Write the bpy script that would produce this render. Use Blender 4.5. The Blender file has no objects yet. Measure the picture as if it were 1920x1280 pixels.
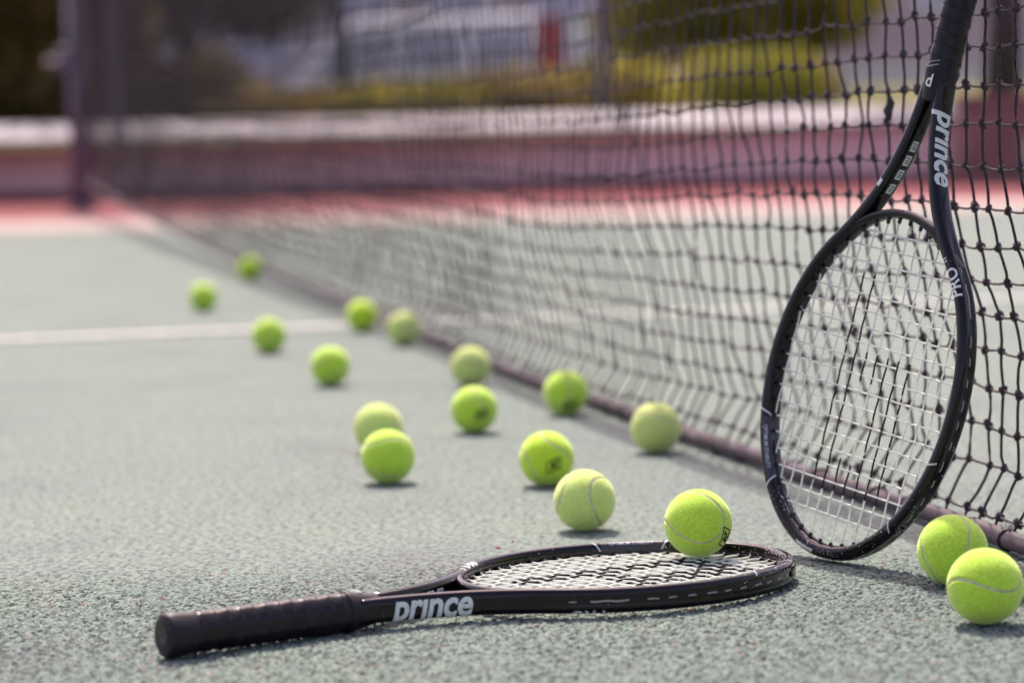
import bpy, bmesh, math, random
import numpy as np
from mathutils import Vector, Matrix, Quaternion, Euler

# ------------------------------------------------------------------ camera, sky, sun, exposure
SC = bpy.context.scene
COL = SC.collection
PI = math.pi

cam_data = bpy.data.cameras.new("camera")
cam = bpy.data.objects.new("camera", cam_data)
COL.objects.link(cam)
SC.camera = cam
CAM_H = 0.4625
PITCH = math.atan(440.0 / 5333.0)
ROLL = 0.0225
r0 = Vector((1, 0, 0)); f0 = Vector((0, math.cos(PITCH), -math.sin(PITCH))); u0 = Vector((0, math.sin(PITCH), math.cos(PITCH)))
rr = r0 * math.cos(ROLL) - u0 * math.sin(ROLL)
uu = r0 * math.sin(ROLL) + u0 * math.cos(ROLL)
M = Matrix((rr, uu, -f0)).transposed().to_4x4()
M.translation = Vector((0, 0, CAM_H))
cam.matrix_world = M
cam_data.lens = 100.0
cam_data.sensor_width = 36.0
cam_data.clip_start = 0.05
cam_data.clip_end = 600
cam_data.dof.use_dof = True
cam_data.dof.focus_distance = 2.74
cam_data.dof.aperture_fstop = 3.9
cam_data.dof.aperture_blades = 0

SUN_EL = math.radians(56)
SHADOW_DIR = Vector((0.17, -0.985, 0)).normalized()       # where shadows fall on the ground
sun_vec = Vector((-SHADOW_DIR.x * math.cos(SUN_EL), -SHADOW_DIR.y * math.cos(SUN_EL), math.sin(SUN_EL)))
world = bpy.data.worlds.new("World")
SC.world = world
world.use_nodes = True
wn = world.node_tree.nodes; wl = world.node_tree.links
sky = wn.new("ShaderNodeTexSky")
sky.sky_type = 'NISHITA'
sky.sun_disc = False
sky.sun_elevation = SUN_EL
sky.sun_rotation = math.atan2(sun_vec.x, sun_vec.y)
sky.dust_density = 4.0
sky.ozone_density = 0.4
bg = wn["Background"]
tint = wn.new("ShaderNodeMix"); tint.data_type = 'RGBA'; tint.blend_type = 'MULTIPLY'; tint.inputs[0].default_value = 1.0
tint.inputs[7].default_value = (1.22, 0.98, 1.0, 1)          # rosy multiplier on the sky, added to turn the ambient light mauve
wl.new(sky.outputs[0], tint.inputs[6]); wl.new(tint.outputs[2], bg.inputs[0])
bg.inputs[1].default_value = 0.15

sun_data = bpy.data.lights.new("sun", 'SUN')
sun_data.energy = 3.0
sun_data.angle = math.radians(0.6)
sun_data.color = (1.0, 0.93, 0.83)
sun = bpy.data.objects.new("sun", sun_data)
COL.objects.link(sun)
sun.rotation_euler = sun_vec.to_track_quat('Z', 'Y').to_euler()
sun.location = (0, 0, 10)

SC.view_settings.view_transform = 'Standard'
SC.view_settings.look = 'None'
SC.view_settings.exposure = 0.86
SC.view_settings.gamma = 1.0
SC.view_settings.use_curve_mapping = False
SC.render.engine = 'CYCLES'
SC.cycles.use_denoising = True
SC.cycles.max_bounces = 6
SC.cycles.sample_clamp_indirect = 4.0

rng = np.random.default_rng(7)
random.seed(7)

# ------------------------------------------------------------------ materials
def mat(name, col, rough=0.6, spec=0.5, metal=0.0, sheen=0.0, coat=0.0):
    m = bpy.data.materials.new(name)
    m.use_nodes = True
    b = m.node_tree.nodes["Principled BSDF"]
    b.inputs["Base Color"].default_value = (*col, 1)
    b.inputs["Roughness"].default_value = rough
    b.inputs["Specular IOR Level"].default_value = spec
    b.inputs["Metallic"].default_value = metal
    b.inputs["Sheen Weight"].default_value = sheen
    b.inputs["Coat Weight"].default_value = coat
    b.inputs["Coat Roughness"].default_value = 0.12
    return m

def N(m, kind, **kw):
    n = m.node_tree.nodes.new(kind)
    for k, v in kw.items():
        if k in n.inputs.keys():
            n.inputs[k].default_value = v
        else:
            setattr(n, k, v)
    return n

def L(m, a, b):
    m.node_tree.links.new(a, b)

def bsdf(m):
    return m.node_tree.nodes["Principled BSDF"]

def ramp(m, stops):
    n = m.node_tree.nodes.new("ShaderNodeValToRGB")
    cr = n.color_ramp
    while len(cr.elements) < len(stops):
        cr.elements.new(0.5)
    for e, (p, c) in zip(cr.elements, stops):
        e.position = p
        e.color = (*c, 1)
    return n

def noisy(m, scale, stops, detail=4, bump=0.0, bscale=None, dist=0.001, coords='Object'):
    """noise-driven base colour and a little relief"""
    tc = N(m, "ShaderNodeTexCoord")
    nz = N(m, "ShaderNodeTexNoise", Scale=scale, Detail=detail)
    L(m, tc.outputs[coords], nz.inputs["Vector"])
    rp = ramp(m, stops)
    L(m, nz.outputs["Fac"], rp.inputs[0])
    L(m, rp.outputs[0], bsdf(m).inputs["Base Color"])
    if bump:
        nb = N(m, "ShaderNodeTexNoise", Scale=bscale or scale * 3, Detail=3)
        L(m, tc.outputs[coords], nb.inputs["Vector"])
        bp = N(m, "ShaderNodeBump", Strength=bump, Distance=dist)
        L(m, nb.outputs["Fac"], bp.inputs["Height"])
        L(m, bp.outputs[0], bsdf(m).inputs["Normal"])
    return rp

def court_material(name, light, mid, dark, speck):
    m = mat(name, mid, 0.85, 0.25)
    tc = N(m, "ShaderNodeTexCoord")
    vor = N(m, "ShaderNodeTexVoronoi", Scale=240.0)
    L(m, tc.outputs["Object"], vor.inputs["Vector"])
    sep = N(m, "ShaderNodeSeparateColor")
    L(m, vor.outputs["Color"], sep.inputs[0])
    rp = ramp(m, [(0.0, dark), (0.14, mid), (0.6, light), (0.990, light), (0.994, speck), (1.0, speck)])
    L(m, sep.outputs[0], rp.inputs[0])
    big = N(m, "ShaderNodeTexNoise", Scale=3.0, Detail=5)
    L(m, tc.outputs["Object"], big.inputs["Vector"])
    brp = ramp(m, [(0.3, (0.84, 0.80, 0.84)), (0.47, (0.95, 0.96, 0.96)), (0.7, (1.0, 1.0, 0.94))])
    L(m, big.outputs["Fac"], brp.inputs[0])
    fine = N(m, "ShaderNodeTexNoise", Scale=130.0, Detail=6)
    L(m, tc.outputs["Object"], fine.inputs["Vector"])
    frp = ramp(m, [(0.41, (0.34, 0.31, 0.33)), (0.50, (1, 1, 1))])
    L(m, fine.outputs["Fac"], frp.inputs[0])
    mx = N(m, "ShaderNodeMix", data_type='RGBA', blend_type='MULTIPLY')
    mx.inputs[0].default_value = 1.0
    L(m, rp.outputs[0], mx.inputs[6]); L(m, brp.outputs[0], mx.inputs[7])
    mx2 = N(m, "ShaderNodeMix", data_type='RGBA', blend_type='MULTIPLY')
    mx2.inputs[0].default_value = 0.8
    L(m, mx.outputs[2], mx2.inputs[6]); L(m, frp.outputs[0], mx2.inputs[7])
    L(m, mx2.outputs[2], bsdf(m).inputs["Base Color"])
    nb = N(m, "ShaderNodeTexNoise", Scale=420.0, Detail=4)
    L(m, tc.outputs["Object"], nb.inputs["Vector"])
    add = N(m, "ShaderNodeMath", operation='ADD')
    inv = N(m, "ShaderNodeMath", operation='MULTIPLY')
    inv.inputs[1].default_value = -0.9
    L(m, vor.outputs["Distance"], inv.inputs[0])
    L(m, inv.outputs[0], add.inputs[0]); L(m, nb.outputs["Fac"], add.inputs[1])
    bp = N(m, "ShaderNodeBump", Strength=1.0, Distance=0.0019)
    L(m, add.outputs[0], bp.inputs["Height"])
    L(m, bp.outputs[0], bsdf(m).inputs["Normal"])
    return m

M_court = court_material("court_paint", (0.206, 0.262, 0.230), (0.160, 0.212, 0.186), (0.11, 0.105, 0.11), (0.30, 0.20, 0.17))
M_red = court_material("red_court_paint", (0.25, 0.055, 0.066), (0.21, 0.047, 0.056), (0.24, 0.07, 0.08), (0.3, 0.2, 0.2))
M_line = mat("worn_white_line_paint", (0.7, 0.7, 0.66), 0.8)
noisy(M_line, 30, [(0.35, (0.27, 0.30, 0.27)), (0.5, (0.47, 0.48, 0.45)), (0.65, (0.54, 0.54, 0.51))], bump=0.6, bscale=250, dist=0.001)

def felt_material(name, col, tip):
    m = mat(name, col, 0.95, 0.15, sheen=0.9)
    bsdf(m).inputs["Sheen Roughness"].default_value = 0.5
    bsdf(m).inputs["Sheen Tint"].default_value = (0.95, 1, 0.6, 1)
    tc = N(m, "ShaderNodeTexCoord")
    nz = N(m, "ShaderNodeTexNoise", Scale=420.0, Detail=4)
    L(m, tc.outputs["Object"], nz.inputs["Vector"])
    rp = ramp(m, [(0.35, tuple(c * 0.93 for c in col)), (0.65, tip)])
    L(m, nz.outputs["Fac"], rp.inputs[0])
    dz = N(m, "ShaderNodeTexNoise", Scale=38.0, Detail=4)
    L(m, tc.outputs["Object"], dz.inputs["Vector"])
    dr = ramp(m, [(0.30, (0.93, 0.93, 0.95)), (0.55, (1, 1, 1))])
    L(m, dz.outputs["Fac"], dr.inputs[0])
    mx = N(m, "ShaderNodeMix", data_type='RGBA', blend_type='MULTIPLY')
    mx.inputs[0].default_value = 1.0
    L(m, rp.outputs[0], mx.inputs[6]); L(m, dr.outputs[0], mx.inputs[7])
    L(m, mx.outputs[2], bsdf(m).inputs["Base Color"])
    bp = N(m, "ShaderNodeBump", Strength=0.35, Distance=0.0005)
    L(m, nz.outputs["Fac"], bp.inputs["Height"])
    L(m, bp.outputs[0], bsdf(m).inputs["Normal"])
    return m

FELT = {
    'bright': felt_material("bright_felt", (0.43, 0.70, 0.040), (0.53, 0.79, 0.08)),
    'fresh': felt_material("fresh_felt", (0.48, 0.76, 0.022), (0.58, 0.84, 0.05)),
    'pale': felt_material("pale_felt", (0.56, 0.74, 0.17), (0.66, 0.82, 0.24)),
    'dusty': felt_material("dusty_felt", (0.53, 0.65, 0.17), (0.62, 0.73, 0.24)),
}
M_seam = mat("seam_rubber", (0.40, 0.40, 0.33), 0.8)
noisy(M_seam, 120, [(0.35, (0.36, 0.31, 0.24)), (0.6, (0.54, 0.52, 0.42))])
M_ink = mat("black_ink", (0.02, 0.018, 0.022), 0.9)

def racket_paint():
    m = mat("black_racket_lacquer", (0.004, 0.003, 0.006), 0.16, 0.22, coat=0.22)
    tc = N(m, "ShaderNodeTexCoord")
    sep = N(m, "ShaderNodeSeparateXYZ")
    L(m, tc.outputs["Object"], sep.inputs[0])
    # chips of paint worn off round the tip
    vz = N(m, "ShaderNodeTexNoise", Scale=430.0, Detail=2)
    L(m, tc.outputs["Object"], vz.inputs["Vector"])
    v2 = N(m, "ShaderNodeTexNoise", Scale=60.0, Detail=3)
    L(m, tc.outputs["Object"], v2.inputs["Vector"])
    mr = N(m, "ShaderNodeMapRange")
    mr.inputs[1].default_value = 0.50; mr.inputs[2].default_value = 0.67
    mr.inputs[3].default_value = 0.0; mr.inputs[4].default_value = 0.115
    L(m, sep.outputs[0], mr.inputs[0])
    a1 = N(m, "ShaderNodeMath", operation='MULTIPLY_ADD')
    a1.inputs[1].default_value = 0.35; L(m, v2.outputs["Fac"], a1.inputs[0]); L(m, vz.outputs["Fac"], a1.inputs[2])
    a2 = N(m, "ShaderNodeMath", operation='ADD'); L(m, a1.outputs[0], a2.inputs[0]); L(m, mr.outputs[0], a2.inputs[1])
    gt = N(m, "ShaderNodeMath", operation='GREATER_THAN'); gt.inputs[1].default_value = 0.955
    L(m, a2.outputs[0], gt.inputs[0])
    mx = N(m, "ShaderNodeMix", data_type='RGBA')
    mx.inputs[6].default_value = (0.004, 0.003, 0.006, 1); mx.inputs[7].default_value = (0.55, 0.5, 0.5, 1)
    L(m, gt.outputs[0], mx.inputs[0]); L(m, mx.outputs[2], bsdf(m).inputs["Base Color"])
    rz = N(m, "ShaderNodeTexNoise", Scale=25.0, Detail=5)
    L(m, tc.outputs["Object"], rz.inputs["Vector"])
    rr_ = N(m, "ShaderNodeMapRange"); rr_.inputs[3].default_value = 0.10; rr_.inputs[4].default_value = 0.22
    L(m, rz.outputs["Fac"], rr_.inputs[0]); L(m, rr_.outputs[0], bsdf(m).inputs["Roughness"])
    return m
M_lacquer = racket_paint()
M_plastic = mat("black_plastic", (0.014, 0.011, 0.017), 0.45)
noisy(M_plastic, 300, [(0.4, (0.011, 0.009, 0.014)), (0.66, (0.02, 0.017, 0.024)), (0.72, (0.2, 0.19, 0.2))], detail=2)
M_grip = mat("worn_black_overgrip", (0.008, 0.006, 0.011), 0.30, 0.28)
noisy(M_grip, 60, [(0.35, (0.004, 0.003, 0.006)), (0.65, (0.010, 0.008, 0.013))], bump=0.3, bscale=400, dist=0.0003)
M_rubber = mat("black_rubber_collar", (0.010, 0.008, 0.013), 0.5, 0.3)
M_print = mat("white_print", (0.62, 0.66, 0.66), 0.5)
noisy(M_print, 400, [(0.3, (0.45, 0.47, 0.47)), (0.5, (0.66, 0.69, 0.69))], detail=2)
M_silver = mat("silver_print", (0.48, 0.50, 0.54), 0.35, metal=0.2)
M_grey_print = mat("faint_grey_print", (0.20, 0.21, 0.24), 0.6)
M_carbon = mat("carbon_pattern_panel", (0.022, 0.022, 0.035), 0.4)
def carbon():
    m = M_carbon
    tc = N(m, "ShaderNodeTexCoord")
    ck = N(m, "ShaderNodeTexChecker", Scale=900.0)
    ck.inputs[1].default_value = (0.045, 0.047, 0.068, 1); ck.inputs[2].default_value = (0.012, 0.012, 0.02, 1)
    L(m, tc.outputs["Object"], ck.inputs[0]); L(m, ck.outputs[0], bsdf(m).inputs["Base Color"])
carbon()

def string_material():
    """white strings with a black stencilled mark (stem and bowl) near the middle of the bed"""
    m = mat("white_string", (0.66, 0.64, 0.56), 0.4)
    tc = N(m, "ShaderNodeTexCoord")
    sep = N(m, "ShaderNodeSeparateXYZ"); L(m, tc.outputs["Object"], sep.inputs[0])
    X, Y = sep.outputs[0], sep.outputs[1]
    def rng_mask(sock, lo, hi):
        a = N(m, "ShaderNodeMath", operation='GREATER_THAN'); a.inputs[1].default_value = lo; L(m, sock, a.inputs[0])
        b = N(m, "ShaderNodeMath", operation='LESS_THAN'); b.inputs[1].default_value = hi; L(m, sock, b.inputs[0])
        c = N(m, "ShaderNodeMath", operation='MULTIPLY'); L(m, a.outputs[0], c.inputs[0]); L(m, b.outputs[0], c.inputs[1])
        return c.outputs[0]
    def box(x0, x1, y0, y1):
        c = N(m, "ShaderNodeMath", operation='MULTIPLY')
        L(m, rng_mask(X, x0, x1), c.inputs[0]); L(m, rng_mask(Y, y0, y1), c.inputs[1])
        return c.outputs[0]
    parts = [box(0.395, 0.60, 0.016, 0.052), box(0.475, 0.62, -0.058, -0.022), box(0.585, 0.62, -0.04, 0.05), box(0.475, 0.505, -0.04, 0.03)]
    s = parts[0]
    for p in parts[1:]:
        a = N(m, "ShaderNodeMath", operation='MAXIMUM'); L(m, s, a.inputs[0]); L(m, p, a.inputs[1]); s = a.outputs[0]
    nz = N(m, "ShaderNodeTexNoise", Scale=90.0, Detail=3); L(m, tc.outputs["Object"], nz.inputs["Vector"])
    wear = N(m, "ShaderNodeMath", operation='LESS_THAN'); wear.inputs[1].default_value = 0.63; L(m, nz.outputs["Fac"], wear.inputs[0])
    mm = N(m, "ShaderNodeMath", operation='MULTIPLY'); L(m, s, mm.inputs[0]); L(m, wear.outputs[0], mm.inputs[1])
    mx = N(m, "ShaderNodeMix", data_type='RGBA')
    mx.inputs[6].default_value = (0.86, 0.88, 0.83, 1); mx.inputs[7].default_value = (0.02, 0.017, 0.022, 1)
    L(m, mm.outputs[0], mx.inputs[0]); L(m, mx.outputs[2], bsdf(m).inputs["Base Color"])
    return m
M_string = string_material()
M_string_plain = mat("plain_white_string", (0.86, 0.88, 0.83), 0.4)
for m_ in (M_string, M_string_plain):          # nylon lets some light through
    tr_ = N(m_, "ShaderNodeBsdfTranslucent"); ms_ = N(m_, "ShaderNodeMixShader"); ms_.inputs[0].default_value = 0.45
    src = bsdf(m_).inputs["Base Color"].links
    if src: L(m_, src[0].from_socket, tr_.inputs[0])
    else: tr_.inputs[0].default_value = (0.86, 0.88, 0.83, 1)
    L(m_, bsdf(m_).outputs[0], ms_.inputs[1]); L(m_, tr_.outputs[0], ms_.inputs[2])
    L(m_, ms_.outputs[0], m_.node_tree.nodes["Material Output"].inputs[0])

M_twine = mat("black_net_twine", (0.036, 0.021, 0.027), 0.7, 0.3)
noisy(M_twine, 200, [(0.3, (0.020, 0.014, 0.018)), (0.7, (0.058, 0.044, 0.054))], bump=0.7, bscale=900, dist=0.0006)
M_twine2 = mat("weathered_net_twine", (0.045, 0.033, 0.036), 0.75, 0.3)
noisy(M_twine2, 60, [(0.3, (0.03, 0.022, 0.027)), (0.7, (0.11, 0.085, 0.09))], bump=0.7, bscale=900, dist=0.0006)
M_cord = mat("faded_bottom_cord", (0.09, 0.068, 0.08), 0.7, 0.3)
noisy(M_cord, 12, [(0.3, (0.055, 0.04, 0.05)), (0.7, (0.13, 0.10, 0.115))], bump=0.5, bscale=500, dist=0.0008)
M_fray = mat("frayed_white_fibre", (0.5, 0.46, 0.4), 0.9)
M_post = mat("grey_post_paint", (0.075, 0.068, 0.10), 0.5)
noisy(M_post, 9, [(0.3, (0.09, 0.08, 0.12)), (0.7, (0.15, 0.135, 0.19))])
M_wall = mat("dusty_pink_render", (0.34, 0.19, 0.19), 0.9)
noisy(M_wall, 3, [(0.3, (0.74, 0.51, 0.53)), (0.7, (0.84, 0.61, 0.62))], bump=0.5, bscale=60, dist=0.004)
M_coping = mat("pale_coping", (0.6, 0.54, 0.56), 0.85)
noisy(M_coping, 5, [(0.3, (0.36, 0.315, 0.33)), (0.7, (0.50, 0.46, 0.46))])
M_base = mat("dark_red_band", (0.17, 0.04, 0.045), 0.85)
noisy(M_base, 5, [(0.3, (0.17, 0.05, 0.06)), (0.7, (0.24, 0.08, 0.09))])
M_grass = mat("olive_lawn", (0.10, 0.11, 0.02), 0.95)
noisy(M_grass, 4, [(0.3, (0.075, 0.075, 0.015)), (0.7, (0.17, 0.17, 0.025))], bump=0.8, bscale=60, dist=0.03)
M_soil = mat("brown_soil", (0.08, 0.06, 0.045), 0.95)
noisy(M_soil, 4, [(0.3, (0.06, 0.045, 0.035)), (0.7, (0.1, 0.08, 0.06))])
M_road = mat("grey_asphalt", (0.06, 0.058, 0.065), 0.9)
noisy(M_road, 20, [(0.3, (0.045, 0.043, 0.05)), (0.7, (0.08, 0.077, 0.085))])
M_bark = mat("dark_bark", (0.05, 0.036, 0.035), 0.95)
noisy(M_bark, 8, [(0.3, (0.03, 0.022, 0.022)), (0.7, (0.075, 0.055, 0.052))], bump=0.8, bscale=30, dist=0.02)

def leaf_mat(name, a, b, trans=0.25):
    m = mat(name, a, 0.65, 0.3)
    oi = N(m, "ShaderNodeTexCoord")
    nz = N(m, "ShaderNodeTexNoise", Scale=2.5, Detail=5)
    L(m, oi.outputs["Object"], nz.inputs["Vector"])
    rp = ramp(m, [(0.35, a), (0.65, b)])
    L(m, nz.outputs["Fac"], rp.inputs[0]); L(m, rp.outputs[0], bsdf(m).inputs["Base Color"])
    tr = N(m, "ShaderNodeBsdfTranslucent"); L(m, rp.outputs[0], tr.inputs[0])
    ms = N(m, "ShaderNodeMixShader"); ms.inputs[0].default_value = trans
    out = m.node_tree.nodes["Material Output"]
    L(m, bsdf(m).outputs[0], ms.inputs[1]); L(m, tr.outputs[0], ms.inputs[2]); L(m, ms.outputs[0], out.inputs[0])
    return m
M_leaf_dark = leaf_mat("dark_leaf", (0.11, 0.082, 0.026), (0.19, 0.14, 0.05), 0.4)
M_leaf_hedge = leaf_mat("hedge_leaf", (0.17, 0.125, 0.035), (0.27, 0.20, 0.06), 0.45)
M_leaf_olive = leaf_mat("olive_leaf", (0.22, 0.20, 0.03), (0.36, 0.31, 0.05), 0.5)
M_leaf_lime = leaf_mat("yellow_green_leaf", (0.22, 0.22, 0.035), (0.33, 0.31, 0.05), 0.4)
M_leaf_brown = leaf_mat("brown_leaf", (0.20, 0.15, 0.055), (0.32, 0.24, 0.07), 0.45)

# ------------------------------------------------------------------ object helpers
def tag(o, label=None, cat=None, group=None, kind=None):
    if label: o["label"] = label
    if cat: o["category"] = cat
    if group: o["group"] = group
    if kind: o["kind"] = kind
    return o

def empty(name, loc=(0, 0, 0), rot=None):
    o = bpy.data.objects.new(name, None)
    COL.objects.link(o)
    o.empty_display_size = 0.05
    o.location = loc
    if rot is not None:
        o.rotation_mode = 'QUATERNION'
        o.rotation_quaternion = rot
    return o

def link_mesh(name, me, m=None, parent=None, smooth=True):
    if m is not None and not me.materials:
        me.materials.append(m)
    if smooth and len(me.polygons):
        me.polygons.foreach_set("use_smooth", [True] * len(me.polygons))
    o = bpy.data.objects.new(name, me)
    COL.objects.link(o)
    if parent: o.parent = parent
    return o

def mesh_from(name, V, Fc):
    me = bpy.data.meshes.new(name)
    me.from_pydata([tuple(map(float, v)) for v in V], [], [tuple(map(int, q)) for q in Fc])
    me.update()
    return me

def np_quads(name, V, Q):
    """fast mesh from arrays of vertices (n,3) and quads (m,4)"""
    me = bpy.data.meshes.new(name)
    V = np.ascontiguousarray(V, dtype=np.float32); Q = np.ascontiguousarray(Q, dtype=np.int32)
    k = Q.shape[1]
    me.vertices.add(len(V)); me.vertices.foreach_set("co", V.ravel())
    me.loops.add(Q.size); me.loops.foreach_set("vertex_index", Q.ravel())
    me.polygons.add(len(Q)); me.polygons.foreach_set("loop_start", np.arange(0, Q.size, k, dtype=np.int32))
    me.update(calc_edges=True)
    me.validate()
    return me

class MB:
    """collects shapes into one mesh"""
    def __init__(s): s.V = []; s.F = []
    def add(s, V, Fc):
        b = len(s.V); s.V += [tuple(v) for v in V]; s.F += [tuple(i + b for i in q) for q in Fc]
    def box(s, x0, x1, y0, y1, z0, z1):
        V = [(x, y, z) for x in (x0, x1) for y in (y0, y1) for z in (z0, z1)]
        s.add(V, [(0, 1, 3, 2), (4, 6, 7, 5), (0, 4, 5, 1), (2, 3, 7, 6), (0, 2, 6, 4), (1, 5, 7, 3)])
    def tube(s, pts, rad, n=6, cap=True):
        V, Fc = tube_arrays(pts, rad, n, cap); s.add(V, Fc)
    def build(s, name, m, parent=None, smooth=False, bevel=0.0):
        me = mesh_from(name, s.V, s.F)
        if bevel:
            bm = bmesh.new(); bm.from_mesh(me)
            bmesh.ops.bevel(bm, geom=bm.edges[:], offset=bevel, segments=2, affect='EDGES', profile=0.5)
            bm.to_mesh(me); bm.free()
        return link_mesh(name, me, m, parent, smooth)

def tube_arrays(pts, rad, n=6, cap=True):
    P = np.array(pts, float)
    k = len(P)
    R = np.full(k, rad) if np.isscalar(rad) else np.array(rad, float)
    T = np.gradient(P, axis=0)
    T /= np.linalg.norm(T, axis=1)[:, None] + 1e-12
    ref = np.array([0, 0, 1.0]) if abs(T[0] @ np.array([0, 0, 1.0])) < 0.8 else np.array([1.0, 0, 0])
    A = np.cross(T, ref); A /= np.linalg.norm(A, axis=1)[:, None] + 1e-12
    B = np.cross(T, A)
    a = np.linspace(0, 2 * PI, n, endpoint=False)
    ring = P[:, None, :] + R[:, None, None] * (np.cos(a)[None, :, None] * A[:, None, :] + np.sin(a)[None, :, None] * B[:, None, :])
    V = ring.reshape(-1, 3)
    Fc = [(i * n + j, i * n + (j + 1) % n, (i + 1) * n + (j + 1) % n, (i + 1) * n + j) for i in range(k - 1) for j in range(n)]
    if cap:
        Fc += [tuple(range(n))[::-1], tuple((k - 1) * n + j for j in range(n))]
    return V.tolist(), Fc

def tube_obj(name, pts, rad, m, parent=None, n=6):
    V, Fc = tube_arrays(pts, rad, n)
    return link_mesh(name, mesh_from(name, V, Fc), m, parent)

def smoothstep(x, a, b):
    t = np.clip((x - a) / (b - a), 0, 1)
    return t * t * (3 - 2 * t)

# ------------------------------------------------------------------ the court surface
def worley(x, y, cell, seed):
    """nearest jittered grid point: distance, offsets and three random values of that point"""
    cx = np.floor(x / cell).astype(np.int64); cy = np.floor(y / cell).astype(np.int64)
    best = np.full(x.shape, 9.0); out = [np.zeros(x.shape) for _ in range(5)]
    def h(i, j, k):
        n = (i * 374761393 + j * 668265263 + k * 2147483647 + seed * 144665) & 0xFFFFFFFF
        n = ((n ^ (n >> 13)) * 1274126177) & 0xFFFFFFFF
        n = ((n ^ (n >> 16)) * 2246822519) & 0xFFFFFFFF
        return ((n ^ (n >> 15)) & 0xFFFFFF) / float(0xFFFFFF)
    for di in (-1, 0, 1):
        for dj in (-1, 0, 1):
            i = cx + di; j = cy + dj
            dx = x - (i + h(i, j, 1)) * cell; dy = y - (j + h(i, j, 2)) * cell
            d = np.hypot(dx, dy) / cell
            m = d < best
            best = np.where(m, d, best)
            for q, v in enumerate((dx, dy, h(i, j, 3), h(i, j, 4) - .5, h(i, j, 5) - .5)):
                out[q] = np.where(m, v, out[q])
    return (best, *out)

def court_surface():
    xs = np.concatenate([[-30, -12, -6, -3, -1.6, -0.9], np.arange(-0.57, 0.571, 0.00118), [0.9, 1.6, 3, 6, 12, 30]])
    ys = np.concatenate([[-8, -2, 0.5, 1.4], np.arange(1.78, 3.0, 0.00132), [3.2, 3.5, 4, 5, 6, 7.5, 9, 10.5, 11.9]])
    X, Y = np.meshgrid(xs, ys)
    inner = (np.abs(X) < 0.58) & (Y > 1.7) & (Y < 3.01)
    Z = np.zeros_like(X)
    x, y = X[inner], Y[inner]
    d, dx, dy, v, tx, ty = worley(x, y, 0.0047, 3)
    d2, dx2, dy2, v2, _, _ = worley(x, y, 0.0023, 11)
    z = 0.0021 * v + 1.1 * (dx * tx + dy * ty) - 0.0011 * smoothstep(d, 0.35, 0.95) + 0.0006 * v2
    z -= 0.0024
    fade = smoothstep(0.57 - np.abs(x), 0.0, 0.05) * smoothstep(3.0 - y, 0.0, 0.35) * smoothstep(y, 1.78, 1.82)
    Z[inner] = z * fade
    V = np.stack([X, Y, Z], -1).reshape(-1, 3)
    ny, nx = X.shape
    idx = np.arange(nx * ny).reshape(ny, nx)
    Q = np.stack([idx[:-1, :-1], idx[:-1, 1:], idx[1:, 1:], idx[1:, :-1]], -1).reshape(-1, 4)
    o = link_mesh("court_surface", np_quads("court_surface", V, Q), M_court, smooth=False)
    tag(o, kind='structure')
    return o
court_surface()

def sheet(name, pts, z, m):
    me = mesh_from(name, [(x, y, z) for x, y in pts], [tuple(range(len(pts)))])
    return tag(link_mesh(name, me, m, smooth=False), kind='structure')

# the red run-off beyond the side line, reaching to the low wall; the court sheet lies above it
sheet("red_run_off", [(-60, -20), (60, -20), (60, 17.5), (-60, 17.5)], -0.006, M_red)
# painted lines, slightly turned: they run square to the net
def line_strip(name, p0, p1, w, z=0.0035):
    p0 = Vector(p0); p1 = Vector(p1); d = (p1 - p0).normalized(); n = Vector((-d.y, d.x)) * w / 2
    return sheet(name, [tuple(p0 - n), tuple(p1 - n), tuple(p1 + n), tuple(p0 + n)], z, M_line)
line_strip("court_line", (-5.0, 4.95), (4.0, 7.15), 0.075)
M_margin = mat("dusty_beige_margin", (0.42, 0.35, 0.31), 0.9)
noisy(M_margin, 8, [(0.3, (0.28, 0.21, 0.19)), (0.7, (0.36, 0.30, 0.27))])
mg = line_strip("court_margin", (-14.0, 12.0), (14.0, 12.15), 1.2, z=0.0030); mg.data.materials[0] = M_margin

# raised lawn beyond the wall, then a road
me = mesh_from("lawn", [(-60, 15.75, 0.30), (60, 15.2, 0.30), (60, 21.5, 0.46), (-60, 21.5, 0.46), (60, 25, 0.56), (-60, 25, 0.56), (60, 27, -0.3), (-60, 27, -0.3)],
               [(0, 1, 2, 3), (3, 2, 4, 5), (5, 4, 6, 7)])
tag(link_mesh("lawn", me, M_grass, smooth=False), kind='structure')
sheet("road", [(-120, 26.8), (120, 26.8), (120, 200), (-120, 200)], -0.25, M_road)

# ------------------------------------------------------------------ low wall
wall = empty("low_wall", (-0.6, 15.7, 0))
tag(wall, "low dusty pink wall with a pale coping along the far side of the court", "wall")
ang = math.atan2(-0.30, 4.5)
wall.rotation_euler = (0, 0, ang)
mb = MB(); mb.box(-9, 9, 0, 0.22, 0.05, 0.315); mb.build("wall_face", M_wall, wall)
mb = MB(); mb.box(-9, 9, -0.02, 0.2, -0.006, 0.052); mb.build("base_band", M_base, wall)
x = -9.0; k = 0
while x < 9:
    w_ = 1.2
    xa, xb = x + 0.003, x + w_ - 0.003; h_ = 0.002 * (k % 3)
    prof = [(-0.04, 0.318), (-0.04, 0.340), (0.15, 0.418 + h_), (0.20, 0.418 + h_), (0.27, 0.35), (0.27, 0.318)]
    mb = MB(); n_ = len(prof)
    mb.add([(xa, a, b) for a, b in prof] + [(xb, a, b) for a, b in prof],
           [tuple(range(n_))[::-1], tuple(range(n_, 2 * n_))] + [(i, (i + 1) % n_, (i + 1) % n_ + n_, i + n_) for i in range(n_)])
    mb.build("coping_stone", M_coping, wall, bevel=0.006)
    x += w_; k += 1

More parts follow.
